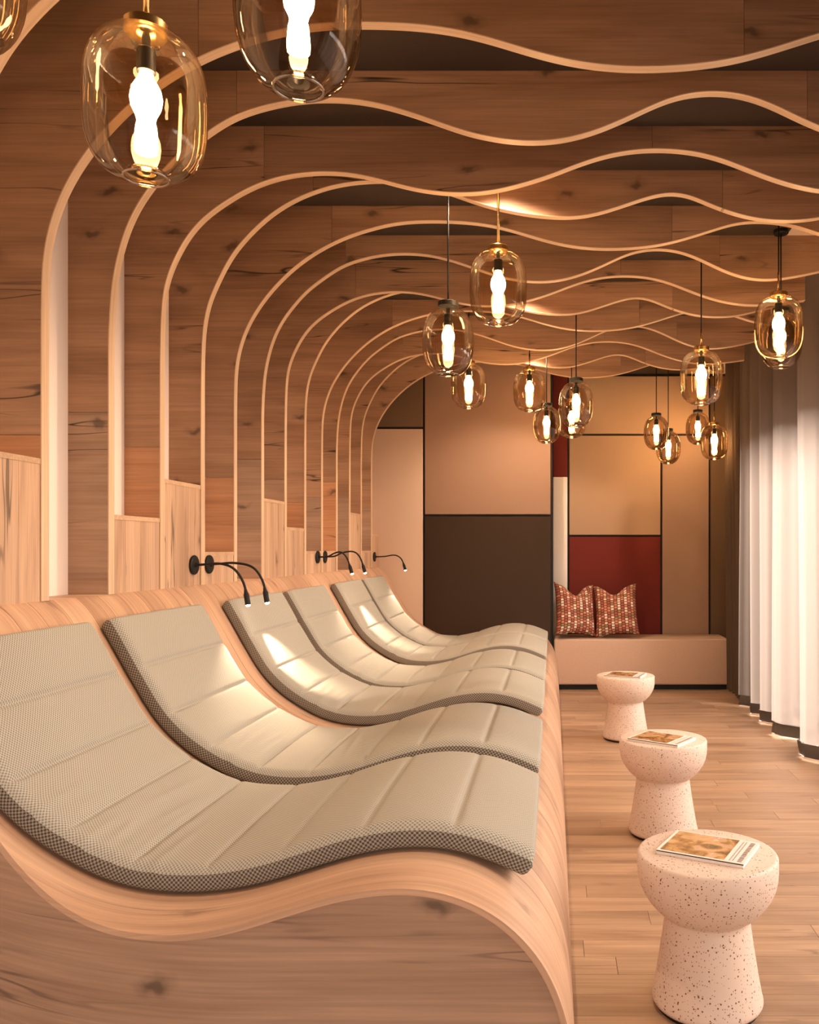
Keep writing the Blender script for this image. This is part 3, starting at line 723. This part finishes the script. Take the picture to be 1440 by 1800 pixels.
# ================================================================ BENCH and pillows
t = thing('bench', 'long low upholstered beige bench in the back niche', 'bench', (0, 0, 0))
box('seat_block', (.012, 8.05, .05), (1.69, YN - .02, .487), BENCHM, t, .018, 4)
box('plinth', (.03, 8.09, 0), (1.67, YN - .04, .052), BLACK, t)
def pillow_mat():
    m, nt, b, N, L = newmat('woven_pillow')
    tc = N.new('ShaderNodeTexCoord'); sp = N.new('ShaderNodeSeparateXYZ'); L.new(tc.outputs['UV'], sp.inputs[0])
    def mm(op, a, v=None):
        x = N.new('ShaderNodeMath'); x.operation = op
        for k, q in ((0, a), (1, v)):
            if q is None: continue
            if hasattr(q, 'links'): L.new(q, x.inputs[k])
            else: x.inputs[k].default_value = q
        return x.outputs[0]
    u = mm('MULTIPLY', sp.outputs[0], 13); v = mm('MULTIPLY', sp.outputs[1], 19)
    col = mm('FLOOR', u); par = mm('MULTIPLY', mm('MODULO', col, 2.0), .5)
    cell = N.new('ShaderNodeCombineXYZ'); L.new(col, cell.inputs[0]); L.new(mm('FLOOR', mm('ADD', v, par)), cell.inputs[1])
    wn_ = N.new('ShaderNodeTexWhiteNoise'); wn_.noise_dimensions = '2D'; L.new(cell.outputs[0], wn_.inputs['Vector'])
    rp = N.new('ShaderNodeValToRGB'); rp.color_ramp.interpolation = 'CONSTANT'; e = rp.color_ramp.elements
    e[0].position = 0; e[0].color = (.34, .09, .055, 1); e[1].position = .70; e[1].color = (.74, .58, .44, 1)
    x = e.new(.34); x.color = (.55, .20, .12, 1); x = e.new(.62); x.color = (.30, .20, .08, 1)
    L.new(mm('ADD', mm('MULTIPLY', wn_.outputs['Value'], .64), mm('MULTIPLY', par, .75)), rp.inputs[0])
    fu = mm('ABSOLUTE', mm('SUBTRACT', mm('FRACT', u), .5)); fv = mm('ABSOLUTE', mm('SUBTRACT', mm('FRACT', mm('ADD', v, par)), .5))
    dark = mm('GREATER_THAN', mm('MAXIMUM', mm('MULTIPLY', fu, .93), fv), .38)
    mx = N.new('ShaderNodeMix'); mx.data_type = 'RGBA'; L.new(dark, mx.inputs[0]); L.new(rp.outputs[0], mx.inputs[6]); mx.inputs[7].default_value = (.045, .02, .016, 1)
    L.new(mx.outputs[2], b.inputs['Base Color']); b.inputs['Roughness'].default_value = .9
    return m
PILLOW = pillow_mat()
def pillow(loc, rot, w, h, th, dent, lab):
    n = 24; vs, uv, fs = [], [], []
    for side in (1, -1):
        for j in range(n + 1):
            for i in range(n + 1):
                a, b = -1 + 2 * i / n, -1 + 2 * j / n
                pin = 1 - .10 * (1 - abs(a) ** 2) * (abs(b) ** 3); pin2 = 1 - .10 * (1 - abs(b) ** 2) * abs(a) ** 3
                x = a * w / 2 * pin2; z = b * h / 2 * pin
                if b > 0: z -= dent * b * b * math.exp(-((a + .05) / .42) ** 2)       # karate-chop dip in the top edge
                bulge = th / 2 * ((1 - a ** 4) * (1 - b ** 4)) ** .6
                crease = -.022 * math.exp(-((a + .05) / .25) ** 2) * max(0, b) ** 1.5 + .006 * math.sin(7 * a + 5 * b) * (1 - a * a) * (1 - b * b)
                vs.append((x, -side * (bulge + max(-bulge, crease)), z)); uv.append(((a + 1) / 2, (b + 1) / 2))
    m = (n + 1) ** 2
    for s in (0, 1):
        for j in range(n):
            for i in range(n):
                k = s * m + j * (n + 1) + i; f = (k, k + 1, k + n + 2, k + n + 1); fs.append(f if s == 0 else f[::-1])
    me = mesh_from('throw_pillow', vs, fs, PILLOW, True, uv)
    bm = bmesh.new(); bm.from_mesh(me); bmesh.ops.remove_doubles(bm, verts=bm.verts, dist=.0005); bm.to_mesh(me); bm.free()
    o = new_obj('throw_pillow', me, None, loc); o.rotation_euler = rot
    tag(o, lab, 'pillow', 'patterned pillows on the bench'); return o
pillow((.215, 8.18, .487 + .278), (R(-20), R(5), R(20)), .42, .53, .17, .125, 'red and cream woven pillow at the left end of the bench')
pillow((.615, 8.18, .487 + .272), (R(-20), R(-4), R(-6)), .43, .52, .17, .095, 'red and cream woven pillow right of its twin on the bench')

# ================================================================ CURTAINS
def curtain_path(peaks, x_in, x_out, n=30):
    """bulges towards the room at each peak depth, folded back in between"""
    pts = []
    for a, b in zip(peaks, peaks[1:]):
        for k in range(n):
            t = k / n; c = math.cos(2 * math.pi * t)
            c = math.copysign(abs(c) ** .75, c)
            yy = a + (b - a) * t
            pts.append(((x_in + x_out) / 2 - (x_out - x_in) / 2 * c + .011 * math.sin(71 * yy) * math.sin(13 * yy), yy))
    pts.append((x_in, peaks[-1])); return pts
def sheet(name, path, z0, z1, mat, parent, nz=10, off=0, flare=.0):
    vs, fs = [], []; m = len(path)
    for j in range(nz + 1):
        f = j / nz
        for i, (x, y) in enumerate(path):
            k = flare * (1 - f)
            vs.append((x + off + k * math.sin(y * 9.1) + .008 * math.sin(3 * f + y * 5), y + .012 * math.sin(4 * f + y * 3), z0 + (z1 - z0) * f))
    for j in range(nz):
        for i in range(m - 1): fs.append((j * m + i, j * m + i + 1, (j + 1) * m + i + 1, (j + 1) * m + i))
    me = bpy.data.meshes.new(name); me.from_pydata(vs, [], fs); me.materials.append(mat)
    for p in me.polygons: p.use_smooth = True
    return new_obj(name, me, parent)
peaks = [.25, .8, 1.2, 1.7, 2.1, 2.6, 3.0, 3.5, 3.95, 4.4, 4.85, 5.42, 6.10, 6.52, 6.82, 7.20]
path = curtain_path(peaks, 1.60, 1.80)
t = thing('sheer_curtain', 'long sheer white curtain with a dark hem glowing with daylight', 'curtain', (0, 0, 0))
sheet('curtain_fabric', path, .105, ZC - .002, SHEER, t, 12)
sheet('hem', path, .022, .108, HEM, t, 2, off=-.0012)
sheet('hem_light_strip', path, .010, .022, HEM_LIGHT, t, 1)  # pale strip standing in for daylight leaking under the curtain
dp = curtain_path([7.27, 7.42, 7.54, 7.68, 7.80, 7.92, 8.02], 1.65, 1.72, 10)
t = thing('dark_drape', 'dark brown drape gathered in the corner beside the bench', 'curtain', (0, 0, 0))
sheet('drape_fabric', dp, .015, ZC - .002, DRAPE, t, 10)
